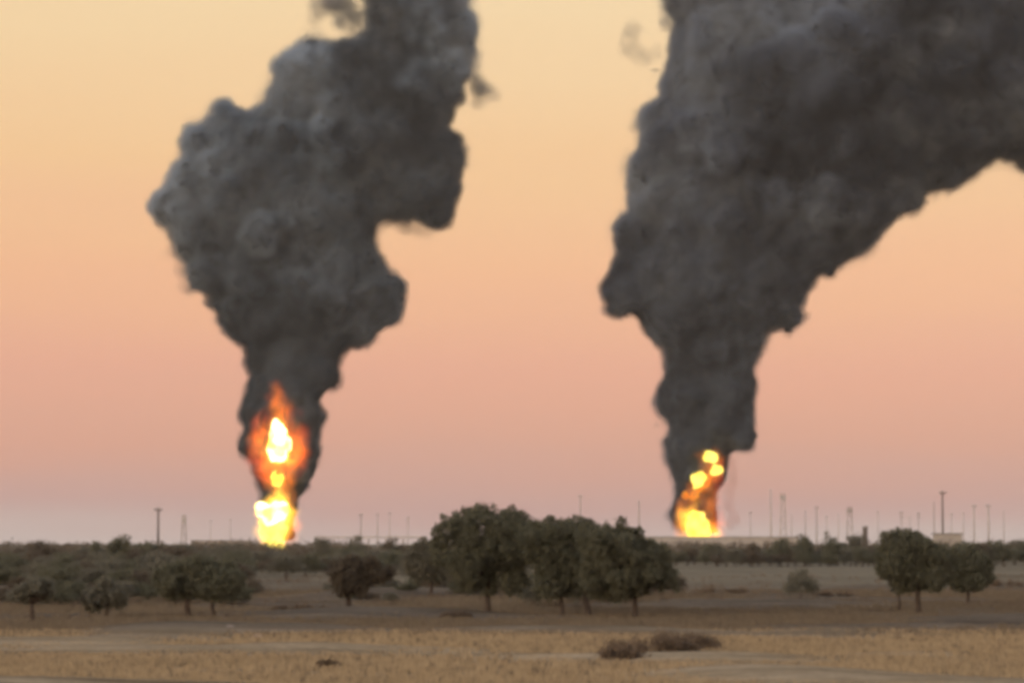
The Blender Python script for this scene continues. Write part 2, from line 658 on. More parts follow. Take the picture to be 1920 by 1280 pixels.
def wfun_r(y):
    return float(np.interp(y, [-100, 200, 450, 600, 700, 850, 1010], [230, 220, 170, 130, 90, 75, 46]))


def soft(y):
    """Thickness (photo pixels) of the thin drifting smoke round the body: wide high up, nothing near the fire."""
    return float(np.interp(y, [-50, 150, 400, 560, 660], [14, 11, 6, 2, 0]))


def build_plume(poly, wf, seed, msurf, mvol, mrich, label, wisps, thin, extra, rich, red=()):
    foot = (520, 1010) if seed < 50 else (1305, 1000)
    root = empty('smoke_plume', at(*foot, D_FIRE))
    poly = crinkle(poly, 11, seed)
    sets = plume_spheres(poly, seed, wf, extra)
    inv = root.location

    def loc(S):
        S = to_world(S)
        S[:, 0] -= inv.x; S[:, 1] -= inv.y; S[:, 2] -= inv.z
        return S
    core = np.vstack(sets[:2]).copy()
    core[:, 3] = np.maximum(core[:, 3] - np.interp(core[:, 1], [0, 450, 650, 800], [17, 14, 8, 4.5]), core[:, 3] * 0.4)
    link('smoke_column', union('smoke_column', loc(core), 1.8, 5, [(10.0, 2.0)]), msurf, root)
    A = np.vstack(sets[:2]).copy()
    A[:, 3] = A[:, 3] * 0.97 + np.interp(A[:, 1], [0, 300, 600, 800], [7, 5, 3.5, 2.5])
    me = union('billows', loc(A), 1.3, 1, [(24.0, 6.0), (8.0, 4.6), (3.5, 3.0)])
    o_ = link('billows', me, mvol, root)
    o_['kind'] = 'stuff'
    md = o_.modifiers.new('fog', 'NODES')
    md.node_group = fog_group(mvol, 6.0)
    B = np.vstack(sets[:1]).copy()
    B = B[(B[:, 1] < 520) & (np.abs(B[:, 2]) < 120)]
    B[:, 3] += np.interp(B[:, 1], [0, 200, 420, 520], [20, 15, 9, 3])
    o_ = link('drifting_smoke', union('drifting_smoke', loc(B), 2.0, 1, [(30.0, 16.0), (10.0, 8.0)]), M_DRIFT, root)
    o_['kind'] = 'stuff'
    o_.modifiers.new('fog', 'NODES').node_group = fog_group(M_DRIFT, 9.0, 2.2)
    for puffs, mat in ((wisps, M_WISP_FOG), (thin, M_WISP_FOG_T)):
        for k, blobs in enumerate(puffs):
            rng = np.random.default_rng(seed * 7 + k)
            S = []
            for (x, y, r) in blobs:
                S.append((x, y, 0, r * 1.05))
                for q in range(8):
                    dv = rng.normal(size=3)
                    dv /= np.linalg.norm(dv)
                    rr = r * rng.uniform(0.35, 0.7)
                    S.append((x + dv[0] * r * 0.8, y + dv[1] * r * 0.8, dv[2] * r * 0.8, rr))
            o_ = link('wisp', union('wisp', loc(np.array(S)), 1.3, 2, [(9.0, 4.0)]), mat, root)
            o_['kind'] = 'stuff'
            o_.modifiers.new('fog', 'NODES').node_group = fog_group(mat, 4.5, 1.2)
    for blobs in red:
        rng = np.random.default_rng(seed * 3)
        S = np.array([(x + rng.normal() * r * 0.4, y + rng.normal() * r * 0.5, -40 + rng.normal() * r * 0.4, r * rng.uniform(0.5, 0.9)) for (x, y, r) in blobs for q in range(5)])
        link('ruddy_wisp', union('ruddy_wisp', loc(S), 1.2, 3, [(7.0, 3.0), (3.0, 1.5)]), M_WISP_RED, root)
    tag(root, label, 'smoke', 'smoke plumes over the oil fires', 'thing')
    return root


build_plume(LEFT_POLY, wfun_l, 11, M_SM_L, M_SM_VL, None, 'dark grey smoke plume leaning over the taller fire, clear sky on both sides',
            [[(900, 165, 24), (926, 178, 18), (885, 140, 20), (895, 195, 16)], [(660, 30, 36), (672, 72, 26), (632, 0, 34)], [(418, 196, 17)], [(347, 268, 20)]],
            [[(760, 426, 22), (800, 432, 22), (730, 420, 14)], [(330, 470, 24), (345, 505, 22), (352, 540, 20)], [(604, 10, 32), (588, 36, 20)],
             ],
            [(486, 884, -46, 15), (572, 890, -46, 17), (456, 842, -30, 15), (585, 775, -40, 26), (482, 765, -40, 24)],
            [(480, 305, 90, 55), (770, 340, 105, 80), (600, 560, 130, 120), (520, 690, 60, 60), (690, 160, 60, 40), (330, 400, 40, 40), (820, 60, 50, 60)])
build_plume(RIGHT_POLY, wfun_r, 71, M_SM_R, M_SM_VR, None, 'broad black smoke plume blown sideways out of the frame above the smaller fire',
            [[(1240, 120, 20), (1254, 80, 22), (1258, 40, 22), (1252, 5, 20)], [(1194, 215, 16), (1190, 240, 15)], [(1245, 790, 9), (1232, 798, 8)]],
            [[(1188, 55, 22), (1182, 90, 22), (1205, 108, 20), (1228, 100, 18)], [(1780, 355, 16), (1830, 325, 18), (1750, 370, 12)]],
            [(1296, 922, -76, 9), (1316, 872, -80, 8), (1288, 890, -66, 12), (1385, 830, -50, 20)],
            [(1850, 100, 330, 250), (1520, 470, 190, 150), (1300, 290, 75, 60), (1180, 520, 50, 60), (1390, 700, 60, 110), (1480, 170, 70, 50)],
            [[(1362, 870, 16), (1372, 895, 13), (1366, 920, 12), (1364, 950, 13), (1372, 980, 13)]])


# =================================================================== FIRE
def fire_surface(name, hot, warm, strength):
    m, t, o = mat_base(name)
    g = t.nodes.new('ShaderNodeNewGeometry')
    n = noise(t, 0.12, 3, g.outputs['Position'])
    r = cramp(t, n.outputs[0], [(0.35, warm), (0.6, hot)])
    e = t.nodes.new('ShaderNodeEmission')
    e.inputs['Strength'].default_value = strength
    t.links.new(r.outputs[0], e.inputs[0])
    t.links.new(e.outputs[0], o.inputs['Surface'])
    return m


def fire_volume(name, color, strength):
    m, t, o = mat_base(name)
    e = t.nodes.new('ShaderNodeEmission')
    e.inputs['Color'].default_value = (*color, 1)
    at_ = t.nodes.new('ShaderNodeAttribute')
    at_.attribute_name = 'density'
    g = t.nodes.new('ShaderNodeNewGeometry')
    mp_ = t.nodes.new('ShaderNodeMapping')
    mp_.inputs['Scale'].default_value = (1.0, 1.0, 0.5)
    t.links.new(g.outputs['Position'], mp_.inputs['Vector'])
    n = noise(t, 0.16, 4, mp_.outputs[0], 0.6)
    n.inputs['Distortion'].default_value = 1.5
    mr = t.nodes.new('ShaderNodeMapRange')
    mr.inputs['From Min'].default_value = 0.34
    mr.inputs['From Max'].default_value = 0.60
    mr.inputs['To Min'].default_value = 0.05 * strength
    mr.inputs['To Max'].default_value = 1.5 * strength
    t.links.new(n.outputs[0], mr.inputs['Value'])
    mu = t.nodes.new('ShaderNodeMath'); mu.operation = 'MULTIPLY'
    t.links.new(at_.outputs['Fac'], mu.inputs[0]); t.links.new(mr.outputs[0], mu.inputs[1])
    t.links.new(mu.outputs[0], e.inputs['Strength'])
    t.links.new(e.outputs[0], o.inputs['Volume'])
    return m


M_HOT = fire_surface('white_hot_flame', (1.0, 0.88, 0.42), (1.0, 0.64, 0.08), 4.2)
M_YEL = fire_surface('yellow_flame', (1.0, 0.82, 0.16), (1.0, 0.66, 0.07), 1.8)
M_ORG = fire_surface('orange_flame', (1.0, 0.36, 0.04), (0.85, 0.20, 0.02), 0.9)
M_GLOW_Y = fire_volume('yellow_flame_glow', (1.0, 0.52, 0.05), 0.22)
M_GLOW_O = fire_volume('orange_flame_glow', (1.0, 0.235, 0.018), 0.070)
M_GLOW_R = fire_volume('red_flame_glow', (1.0, 0.10, 0.012), 0.045)


def flame(name, poly, mat, parent, zoff, rm, seed, inset=1.0, rmin=3, disp=((6.0, 4.0), (2.5, 2.0)), flat=0.8, voxel=0.6):
    poly = crinkle(poly, 9 if name == 'flame_glow' else 4, seed, 2)
    C = pack(poly, rmin, rm, 0.45, seed, 5000)
    rng = np.random.default_rng(seed)
    S = np.array([(x, y, zoff + rng.uniform(-0.5, 0.5) * r * flat, max(r - inset, 1.5)) for x, y, r, d in C])
    W = to_world(S)
    W[:, 0] -= parent.location.x; W[:, 1] -= parent.location.y; W[:, 2] -= parent.location.z
    me = union(name, W, voxel, 4, list(disp))
    o_ = link(name, me, mat, parent)
    if name == 'flame_glow':
        o_['kind'] = 'stuff'
        o_.modifiers.new('fog', 'NODES').node_group = fog_group(mat, 3.2, 0.9)
    return o_


def build_fires():
    a = empty('fire', at(520, 1022, D_FIRE - 20))
    # lower burst: white top, yellow body ; upper ball ; neck ; licking tips
    flame('flame', [(482, 952), (496, 940), (512, 946), (522, 934), (538, 940), (546, 958), (540, 978), (516, 984), (490, 980)], M_HOT, a, -56, 18, 1)
    flame('flame', [(488, 972), (540, 968), (546, 990), (540, 1028), (496, 1028), (490, 1000)], M_YEL, a, -50, 22, 8)
    flame('flame', [(526, 784), (540, 804), (554, 826), (560, 848), (546, 864), (518, 864), (504, 848), (514, 812)], M_HOT, a, -84, 24, 2)
    flame('flame', [(512, 882), (530, 880), (540, 894), (530, 916), (518, 914), (508, 898)], M_YEL, a, -74, 12, 3)
    flame('flame_glow', [(526, 762), (548, 796), (570, 836), (568, 862), (546, 876), (516, 876), (496, 856), (494, 832), (508, 800)], M_GLOW_Y, a, -80, 34, 5, -3)
    flame('flame_glow', [(506, 880), (542, 880), (552, 900), (540, 920), (558, 950), (560, 985), (552, 1028), (488, 1028), (480, 985), (476, 955), (500, 930)], M_GLOW_Y, a, -56, 30, 9, -1)
    flame('flame_glow', [(524, 716), (532, 738), (552, 772), (576, 816), (584, 860), (560, 892), (556, 918), (558, 950), (562, 1024), (540, 1028), (530, 940),
                         (500, 918), (486, 880), (478, 836), (496, 790), (512, 756)], M_GLOW_O, a, -76, 40, 6, -3)
    flame('flame_glow', [(520, 704), (556, 748), (584, 800), (594, 850), (588, 884), (560, 916), (500, 922), (474, 884), (462, 840), (476, 790), (500, 750)],
          M_GLOW_R, a, -66, 60, 7, -3)
    flame('flame_glow', [(522, 706), (534, 730), (544, 762), (546, 800), (524, 806), (508, 790), (506, 756), (514, 730)], M_GLOW_O, a, -88, 20, 35, -2)
    flame('flame_glow', [(498, 762), (506, 800), (502, 846), (486, 872), (470, 852), (476, 812), (488, 796)], M_GLOW_O, a, -80, 20, 31, -2)
    flame('flame_glow', [(560, 772), (578, 812), (590, 850), (576, 880), (562, 850), (556, 810)], M_GLOW_R, a, -80, 20, 32, -2)
    tag(a, 'tall fire with a white-hot upper ball, burning left of the big trees', 'fire', 'oil fires on the horizon')
    b = empty('fire', at(1302, 1010, D_FIRE - 20))
    flame('flame', [(1292, 958), (1308, 954), (1320, 972), (1332, 1000), (1332, 1014), (1282, 1014), (1280, 990), (1288, 972)], M_YEL, b, -48, 20, 11)
    for k, (x, y, r) in enumerate(((1325, 856, 17), (1337, 881, 14), (1306, 901, 18), (1281, 929, 10))):
        pg = [(x + r * math.cos(q) * (0.9 + 0.16 * math.sin(3 * q + k)), y + r * math.sin(q) * (0.88 + 0.14 * math.cos(2 * q + k))) for q in np.linspace(0, 6.1, 14)]
        flame('fireball', pg, M_YEL if k < 3 else M_ORG, b, -82 + 6 * k, 12, 20 + k)
    flame('flame', [(1286, 934), (1296, 916), (1312, 904), (1326, 890), (1334, 872), (1342, 868), (1336, 892), (1320, 914), (1306, 926), (1294, 942)], M_ORG, b, -68, 8, 33, 0, 2)
    flame('flame_glow', [(1276, 944), (1284, 906), (1304, 876), (1314, 842), (1338, 838), (1354, 868), (1352, 892), (1332, 916), (1310, 940)], M_GLOW_O, b, -76, 22, 34, -2)
    flame('flame_glow', [(1288, 948), (1314, 944), (1334, 974), (1346, 1012), (1270, 1012), (1266, 985), (1262, 955), (1276, 950)], M_GLOW_Y, b, -48, 24, 13, -1)
    flame('flame_glow', [(1262, 940), (1290, 926), (1326, 916), (1346, 890), (1352, 920), (1344, 950), (1360, 1012), (1258, 1012)], M_GLOW_O, b, -50, 34, 14, -1)
    flame('flame_glow', [(1340, 856), (1366, 850), (1370, 876), (1354, 910), (1350, 950), (1358, 985), (1356, 1014), (1338, 1014), (1328, 950), (1318, 900)], M_GLOW_R, b, -62, 30, 15, -3)
    tag(b, 'smaller fire with a rising chain of yellow fireballs, right of the big trees', 'fire', 'oil fires on the horizon')


build_fires()


# =================================================================== TREES
def ragged(cl, seed, n=3):
    """Small satellite sprays round each clump: an uneven crown outline."""
    r = np.random.default_rng(seed)
    C = np.asarray(cl, float)
    out_ = [C]
    for k in range(n):
        dv = r.normal(size=(len(C), 3))
        dv[:, 2] = np.abs(dv[:, 2]) * 0.8 - 0.15
        dv /= np.linalg.norm(dv, axis=1)[:, None]
        q = C.copy()
        q[:, :3] += dv * C[:, 3:4] * r.uniform(0.9, 1.25, (len(C), 1))
        q[:, 3] *= r.uniform(0.22, 0.42, len(C))
        out_.append(q)
    return np.vstack(out_)


def leaves_mesh(name, clumps, n, size, seed, shell=0.55, aspect=0.55):
    """clumps (k,4): centres + radius (metres, local). n leaf quads scattered through them."""
    rng = np.random.default_rng(seed)
    C = np.asarray(clumps, float)
    wgt = C[:, 3] ** 2
    idx = rng.choice(len(C), n, p=wgt / wgt.sum())
    dv = rng.normal(size=(n, 3))
    dv /= np.linalg.norm(dv, axis=1)[:, None]
    rad = C[idx, 3] * (shell + (1.08 - shell) * rng.random(n) ** 0.7)
    stray = rng.random(n) < 0.2
    rad = np.where(stray, C[idx, 3] * rng.uniform(1.0, 1.6, n), rad)
    c = C[idx, :3] + dv * rad[:, None] * np.array((1, 1, 0.9))
    a = rng.normal(size=(n, 3))
    a /= np.linalg.norm(a, axis=1)[:, None]
    b = np.cross(a, rng.normal(size=(n, 3)))
    b /= np.linalg.norm(b, axis=1)[:, None]
    s = size * rng.uniform(0.5, 1.35, n)[:, None]
    a, b = a * s, b * s * aspect
    v = np.stack([c - a, c + b * 0.8, c + a, c - b * 0.8], 1)
    f = np.arange(n * 4).reshape(n, 4)
    return new_mesh(name, v.reshape(-1, 3), f)


def wood_mesh(name, clumps, base_r, seed, height, stems=((0, 0, 0),), fork=0.38, limbs=26):
    rng = np.random.default_rng(seed)
    m = MB()
    C = np.asarray(clumps, float)
    forks = []
    for (sx, sy, sr) in stems:
        r0 = base_r if sr == 0 else sr
        # each stem leans towards the crown part above it
        near = C[np.argsort(np.hypot(C[:, 0] - sx, C[:, 1] - sy))[:max(3, len(C) // 3)]]
        top = Vector((near[:, 0].mean() * 0.5 + sx * 0.5, near[:, 1].mean() * 0.4, height * fork))
        p0 = Vector((sx, sy, -0.15))
        pts = [p0, p0 + Vector((0.02, 0, 0.25)), p0.lerp(top, 0.5) + Vector((rng.uniform(-.12, .12), rng.uniform(-.1, .1), 0)), top]
        m.tube(pts, [r0 * 1.5, r0 * 1.05, r0 * 0.85, r0 * 0.7], 8)
        forks.append((top, r0))
    sel = C[rng.permutation(len(C))[:limbs]]
    for c in sel:
        tip = Vector(c[:3])
        f, r0 = min(forks, key=lambda q: (q[0] - tip).length)
        midp = f.lerp(tip, 0.5) + Vector((rng.uniform(-.2, .2), rng.uniform(-.2, .2), rng.uniform(-0.05, .25)))
        m.tube([f, midp, tip], [r0 * 0.5, r0 * 0.28, r0 * 0.08], 5)
    return m.mesh(name, True)


def traced_tree(name, label, cat, poly, base, leaves, size, seed, mat=None, trunk_px=9, stems=(0,), rm=21, rmin=4, cover=0.74, deep=0.8, group=None, holes=(), fork=0.38, shell=0.45):
    """A tree whose crown fills an outline given in photo pixels, standing on the ground at base."""
    g = gat(*base)
    Y = g.y
    s = Y / F
    rng = np.random.default_rng(seed)
    A = np.asarray(poly, float)
    half = (A[:, 0].max() - A[:, 0].min()) / 2 * deep
    C = pack(crinkle(poly, min(9, half * 0.11), seed, 2), rmin, rm, cover, seed, 5000)
    cl = []
    for (x, y, r, d) in C:
        if any((x - hx) ** 2 + (y - hy) ** 2 < (hr + r * 0.6) ** 2 for hx, hy, hr in holes):
            continue
        lim = max(min(half, 3.0 * d) - r, 0)
        for z in ((rng.uniform(-1, 1) * lim, rng.uniform(-1, 1) * lim) if d > r * 1.1 else (rng.uniform(-.4, .4) * half * 0.6,)):
            p = at(x, y, Y)
            cl.append((p.x - g.x, z * s, p.z, r * s))
    cl = np.array(cl)
    root = empty(name, g)
    link('crown', leaves_mesh('crown', ragged(cl, seed), leaves, size, seed + 1, shell), mat or M_LEAF, root)
    st = tuple(((q * s, rng.uniform(-.3, .3) if i else 0, 0 if i == 0 else trunk_px * s * 0.32) for i, q in enumerate(stems)))
    link('trunk', wood_mesh('trunk', cl, trunk_px * s * 0.5, seed + 2, cl[:, 2].max(), st, fork), M_BARK, root)
    return tag(root, label, cat, group)


traced_tree('acacia_tree', 'tallest rounded acacia tree, with one straight trunk and small sky gaps in its crown', 'tree',
            [(800, 1010), (812, 985), (822, 962), (846, 966), (864, 952), (905, 947), (950, 952), (978, 956), (1000, 974), (1012, 1010), (1012, 1050),
             (992, 1085), (962, 1116), (925, 1124), (884, 1118), (846, 1112), (852, 1084), (830, 1062), (806, 1040)],
            (915, 1150), 38000, 0.105, 101, trunk_px=11, holes=((903, 990, 2), (840, 1032, 3)), group='savanna trees before the fires')
traced_tree('acacia_tree', 'acacia tree hemmed in between its two neighbours in the big clump', 'tree',
            [(966, 1005), (992, 975), (1030, 965), (1052, 972), (1075, 963), (1100, 968), (1110, 1000), (1115, 1040), (1112, 1095), (1088, 1122),
             (1040, 1124), (1002, 1110), (990, 1060)],
            (1103, 1152), 27000, 0.105, 111, trunk_px=13, stems=(0, -48), group='savanna trees before the fires')
traced_tree('acacia_tree', 'wide acacia tree at the right end of the big clump, slender dark trunk below', 'tree',
            [(1080, 990), (1095, 975), (1110, 984), (1140, 980), (1155, 984), (1160, 970), (1176, 972), (1174, 986), (1200, 986), (1206, 1006), (1225, 1008),
             (1250, 1022), (1262, 1045), (1276, 1075), (1280, 1105), (1262, 1112), (1235, 1108), (1215, 1118), (1180, 1126), (1140, 1128), (1104, 1120), (1085, 1060)],
            (1190, 1156), 36000, 0.105, 121, trunk_px=11, group='savanna trees before the fires')
traced_tree('acacia_tree', 'low bushy tree tucked against the left flank of the big clump', 'tree',
            [(752, 1045), (770, 1022), (795, 1010), (820, 1015), (835, 1045), (838, 1085), (815, 1092), (780, 1088), (760, 1070)],
            (806, 1118), 12000, 0.13, 131, mat=M_LEAF2, trunk_px=7, group='savanna trees before the fires')
traced_tree('acacia_tree', 'round-crowned acacia tree standing alone in the open field with a dark trunk', 'tree',
            [(1638, 1030), (1650, 1008), (1672, 996), (1695, 991), (1720, 994), (1745, 1004), (1762, 1022), (1784, 1030), (1792, 1060), (1790, 1090),
             (1768, 1104), (1735, 1110), (1700, 1108), (1672, 1100), (1665, 1085), (1640, 1075), (1646, 1050)],
            (1722, 1148), 32000, 0.105, 141, trunk_px=11, group='savanna trees before the fires')
traced_tree('acacia_tree', 'smaller tree leaning off the lone round tree at the field edge, thin trunk', 'tree',
            [(1762, 1040), (1790, 1022), (1820, 1022), (1845, 1040), (1862, 1062), (1868, 1085), (1850, 1096), (1838, 1108), (1805, 1112), (1780, 1104), (1766, 1080)],
            (1813, 1132), 20000, 0.115, 151, trunk_px=7, group='savanna trees before the fires')
traced_tree('acacia_tree', 'slim pale sapling under the left edge of the lone round tree', 'tree',
            [(1660, 1080), (1675, 1066), (1700, 1068), (1712, 1090), (1700, 1112), (1676, 1112)],
            (1685, 1142), 2500, 0.17, 161, mat=M_LEAF2, trunk_px=6, group='savanna trees before the fires')
traced_tree('scrub_tree', 'dark spreading bush with two short stems, foremost in the thicket', 'bush',
            [(284, 1090), (300, 1062), (330, 1050), (375, 1046), (420, 1052), (455, 1072), (462, 1098), (440, 1116), (415, 1128), (380, 1126), (350, 1132), (318, 1124), (295, 1112)],
            (353, 1156), 22000, 0.11, 171, trunk_px=12, stems=(0, 46), group='scrub trees at the edge of the thicket', fork=0.42)
traced_tree('scrub_tree', 'brown-leaved bush on a single stem, between the taller fire and the big clump', 'bush',
            [(614, 1070), (630, 1048), (660, 1038), (700, 1042), (732, 1054), (742, 1076), (720, 1092), (690, 1098), (672, 1116), (645, 1118), (626, 1100)],
            (651, 1146), 16000, 0.11, 181, mat=M_LEAF3, trunk_px=11, group='scrub trees at the edge of the thicket', fork=0.42)
traced_tree('scrub_tree', 'small dusty grey bush on a thin dark stem, first from the frame edge', 'bush',
            [(20, 1112), (34, 1096), (52, 1094), (62, 1082), (92, 1086), (98, 1100), (112, 1108), (92, 1122), (66, 1120), (48, 1130), (30, 1122)],
            (60, 1158), 2200, 0.14, 191, mat=M_LEAF2, trunk_px=10, group='scrub trees at the edge of the thicket')
traced_tree('scrub_tree', 'grey-green upright bush beside the dark two-stemmed one', 'bush',
            [(152, 1128), (164, 1104), (176, 1098), (186, 1076), (204, 1080), (214, 1096), (234, 1100), (240, 1126), (226, 1146), (196, 1138), (168, 1150)],
            (198, 1156), 2600, 0.14, 201, mat=M_LEAF2, trunk_px=7, group='scrub trees at the edge of the thicket')


# ---- generic bushes (thicket, field edge) copied from a few prototypes
def bush_proto(seed, mat, n, size, w, h):
    rng = np.random.default_rng(seed)
    cl = []
    for k in range(16):
        a, q = rng.uniform(0, 6.28), rng.random() ** 0.5
        x, y = math.cos(a) * q * w * 0.36, math.sin(a) * q * w * 0.36
        r = h * rng.uniform(0.16, 0.27)
        zt = h * (1 - 0.5 * q * q) - r
        cl.append((x, y, rng.uniform(h * 0.28, max(zt, h * 0.3)), r))
    cl = np.array(cl)
    cl[:, 2] *= (h - 0.18 * h) / cl[:, 2].max()
    return (leaves_mesh('crown', ragged(cl, seed), n, size, seed, 0.4), wood_mesh('trunk', cl, h * 0.022, seed, h, ((0, 0, 0), (0.25, 0.1, h * 0.015)), 0.3, 12), mat)


PROTOS = [bush_proto(300 + i, (M_LEAF, M_LEAF3, M_LEAF2, M_LEAF)[i % 4], 4200, 0.12, 3.6 + 0.6 * (i % 3), 3.0) for i in range(7)]


def bush(name, px, base_py, top_py, k, label, group, wide=1.0, cat='bush', rot=0.0):
    g = gat(px, base_py)
    h = at(px, top_py, g.y).z
    root = empty(name, g)
    sc = h / 3.05
    root.scale = (sc * wide, sc * wide, sc)
    root.rotation_euler = (0, 0, rot)
    cm, tm, mt = PROTOS[k % len(PROTOS)]
    link('crown', cm, mt, root)
    link('trunk', tm, M_BARK, root)
    tag(root, label, cat, group)
    return root


rng = random.Random(5)
BAND = ('along the back of the thicket under the skyline', 'in the middle depth of the thicket', 'at the front of the thicket facing the plain')
TONE = ('olive', 'brown', 'dusty grey-green', 'olive')
rows = [(1056, 1028, 26, 1.5, 0), (1066, 1034, 30, 1.5, 0), (1080, 1042, 34, 1.4, 1), (1096, 1054, 38, 1.35, 1), (1112, 1070, 34, 1.35, 2), (1130, 1092, 48, 1.35, 2)]
kk = 0
for (by, ty, step, wd, band) in rows:
    x = -20 + rng.uniform(0, step)
    lim = 800 if by < 1090 else (780 if by > 1100 else 470)
    while x < lim:
        if not (by > 1090 and 480 < x < 600):
            b_ = by + rng.uniform(-6, 6)
            t_ = ty + rng.uniform(-9, 9)
            if 440 < x < 600 and by < 1090:
                t_ = max(t_, 1032)
            if by > 1100 and x > 470:
                t_ += 14
            k_ = kk % len(PROTOS)
            bush('scrub_bush', x, b_, t_, kk, '%s-leaved bush %s' % (TONE[k_ % 4], BAND[band]), 'bushes of the thicket', wd * rng.uniform(0.9, 1.35), rot=rng.uniform(0, 6.28))
            kk += 1
        x += step * rng.uniform(0.7, 1.25)

# skyline individuals over the thicket and the far field
SKY = [(82, 1066, 1017, 1.0, 'squat tree breaking the skyline nearest the left frame edge'),
       (182, 1064, 1022, 0.55, 'narrow dark tree on the skyline, left of the ragged twiggy one'),
       (222, 1064, 1006, 0.8, 'ragged twiggy tree rising highest on the left skyline'),
       (272, 1064, 1024, 0.6, 'small olive tree on the skyline just left of the dark utility pole'),
       (604, 1062, 1012, 0.6, 'upright tree on the skyline close right of the taller fire'),
       (668, 1060, 1009, 0.5, 'narrow upright tree alone between two bright sky gaps'),
       (746, 1060, 1010, 0.85, 'leafy tree on the skyline where the big clump begins'),
       (1408, 1060, 1022, 0.7, 'low rounded tree behind the open field, right of the smaller fire'),
       (1460, 1060, 1017, 0.95, 'dome-shaped tree behind the open field, left of two square-topped ones'),
       (1510, 1060, 1005, 0.62, 'square-topped tree behind the field, first of the pair'),
       (1558, 1060, 1006, 0.7, 'square-topped tree behind the field, second of the pair'),
       (1605, 1060, 1006, 0.6, 'narrow tree behind the field beside the short stack'),
       (1345, 1060, 1026, 0.8, 'low bush at the far field edge just right of the smaller fire')]
SKY = [(x, by, ty - 5, wd * 1.1, lb) for x, by, ty, wd, lb in SKY]
for i, (x, by, ty, wd, lb) in enumerate(SKY):
    bush('skyline_tree', x, by, ty, i * 3 + 1, lb, 'trees on the skyline', wd, 'tree', rot=i * 1.3)

bush('scrub_tree', 1500, 1122, 1066, 2, 'little round green bush out in the field, alone', 'scrub trees at the edge of the thicket', 0.85)

CLUMP = 'dusky undergrowth bush filling the shade beneath the big tree clump'
for i, (x, by, ty, wd) in enumerate(((830, 1112, 1050, 1.2), (868, 1116, 1066, 1.3), (975, 1120, 1055, 1.3), (1005, 1134, 1066, 1.4), (1050, 1138, 1062, 1.5), (1085, 1130, 1058, 1.3),
                                     (1140, 1118, 1060, 1.4), (1240, 1116, 1062, 1.3), (790, 1108, 1062, 1.3))):
    bush('undergrowth_bush', x, by, ty, i * 2 + 1, CLUMP, 'undergrowth bushes of the big clump', wd, rot=i * 0.9)

EDGE = 'low dark bush in the hedge-like row along the far edge of the open field'
x = 1270
i = 0
while x < 1940:
    ty = 1027 + rng.uniform(-5, 5)
    if x > 1800:
        ty = 1013 + rng.uniform(-4, 5)
    elif x > 1560:
        ty = 1022 + rng.uniform(-4, 5)
    bush('field_bush', x, 1060 + rng.uniform(-3, 1), ty, i, EDGE, 'bushes along the far field edge', rng.uniform(1.1, 1.6), rot=rng.uniform(0, 6))
    x += rng.uniform(11, 22)
    i += 1


# ---- far wood (one mass) behind everything
def far_wood():
    r = np.random.default_rng(9)
    cl = []
    for k in range(900):
        Y = r.uniform(750, 1250)
        X = r.uniform(-0.215, 0.215) * Y
        h = r.uniform(3.0, 5.6)
        for q in range(3):
            rad = h * r.uniform(0.22, 0.36)
            cl.append((X + r.normal() * h * 0.4, Y + r.normal() * h * 0.3, r.uniform(rad * 0.8, max(h - rad, rad)), rad))
    o = link('treeline', leaves_mesh('treeline', np.array(cl), 60000, 0.42, 8, 0.3), M_LEAF3)
    tag(o, 'low brown wood far off along the horizon, one mass', 'woodland', kind='stuff')


far_wood()


# =================================================================== GRASS AND SMALL SCRUB
def grass(name, zones, mat, label, seed):
    r = np.random.default_rng(seed)
    V = []
    for (y0, y1, n, h0, h1, blades, patch) in zones:
        u = r.random(n)
        Y = y0 + (y1 - y0) * u
        X = r.uniform(-0.195, 0.195, n) * Y
        # patchy: keep where a smooth field is high
        fld = (np.sin(X * 0.21 + 1.3 * np.sin(Y * 0.11)) + np.sin(Y * 0.47 + 1.6 * np.sin(X * 0.13)) + 0.8 * np.sin(X * 0.5 + Y * 0.9 + 2 * np.sin(Y * 0.23))) / 2.8
        k = r.random(n) < np.clip(0.62 + fld * patch * 0.6, 0.25, 1)
        X, Y, fl = X[k], Y[k], fld[k]
        m = len(X)
        h = r.uniform(h0, h1, m) * (1 + 0.35 * fl)
        for b in range(blades):
            a = r.uniform(0, 6.28, m)
            off = r.uniform(0, 0.16, m)
            bx, by = X + np.cos(a) * off, Y + np.sin(a) * off
            wd = r.uniform(0.012, 0.03, m) * (Y / 90)
            lean = r.uniform(0.05, 0.5, m) * h
            a2 = r.uniform(0, 6.28, m)
            p0 = np.stack([bx - wd, by, np.full(m, -0.12)], -1)
            p1 = np.stack([bx + wd, by, np.full(m, -0.12)], -1)
            p2 = np.stack([bx + np.cos(a2) * lean, by + np.sin(a2) * lean, h * r.uniform(0.6, 1.05, m)], -1)
            V.append(np.stack([p0, p1, p2], 1).reshape(-1, 3))
    V = np.vstack(V)
    o = link(name, new_mesh(name, V, np.arange(len(V)).reshape(-1, 3)), mat)
    tag(o, label, 'grass', kind='stuff')


grass('dry_grass', [(62, 134, 60000, 0.06, 0.22, 4, 0.95)], M_STRAW, 'dry straw-coloured grass across the foreground', 21)
grass('brown_grass', [(70, 130, 9000, 0.06, 0.22, 4, 0.95), (126, 250, 62000, 0.06, 0.26, 4, 0.9)], M_STRAW2, 'sparse brown grass between the meadow and the thicket', 22)


M_TWIG = leaf_mat('dry_brown_twigs', (0.17, 0.128, 0.095), (0.26, 0.198, 0.145))


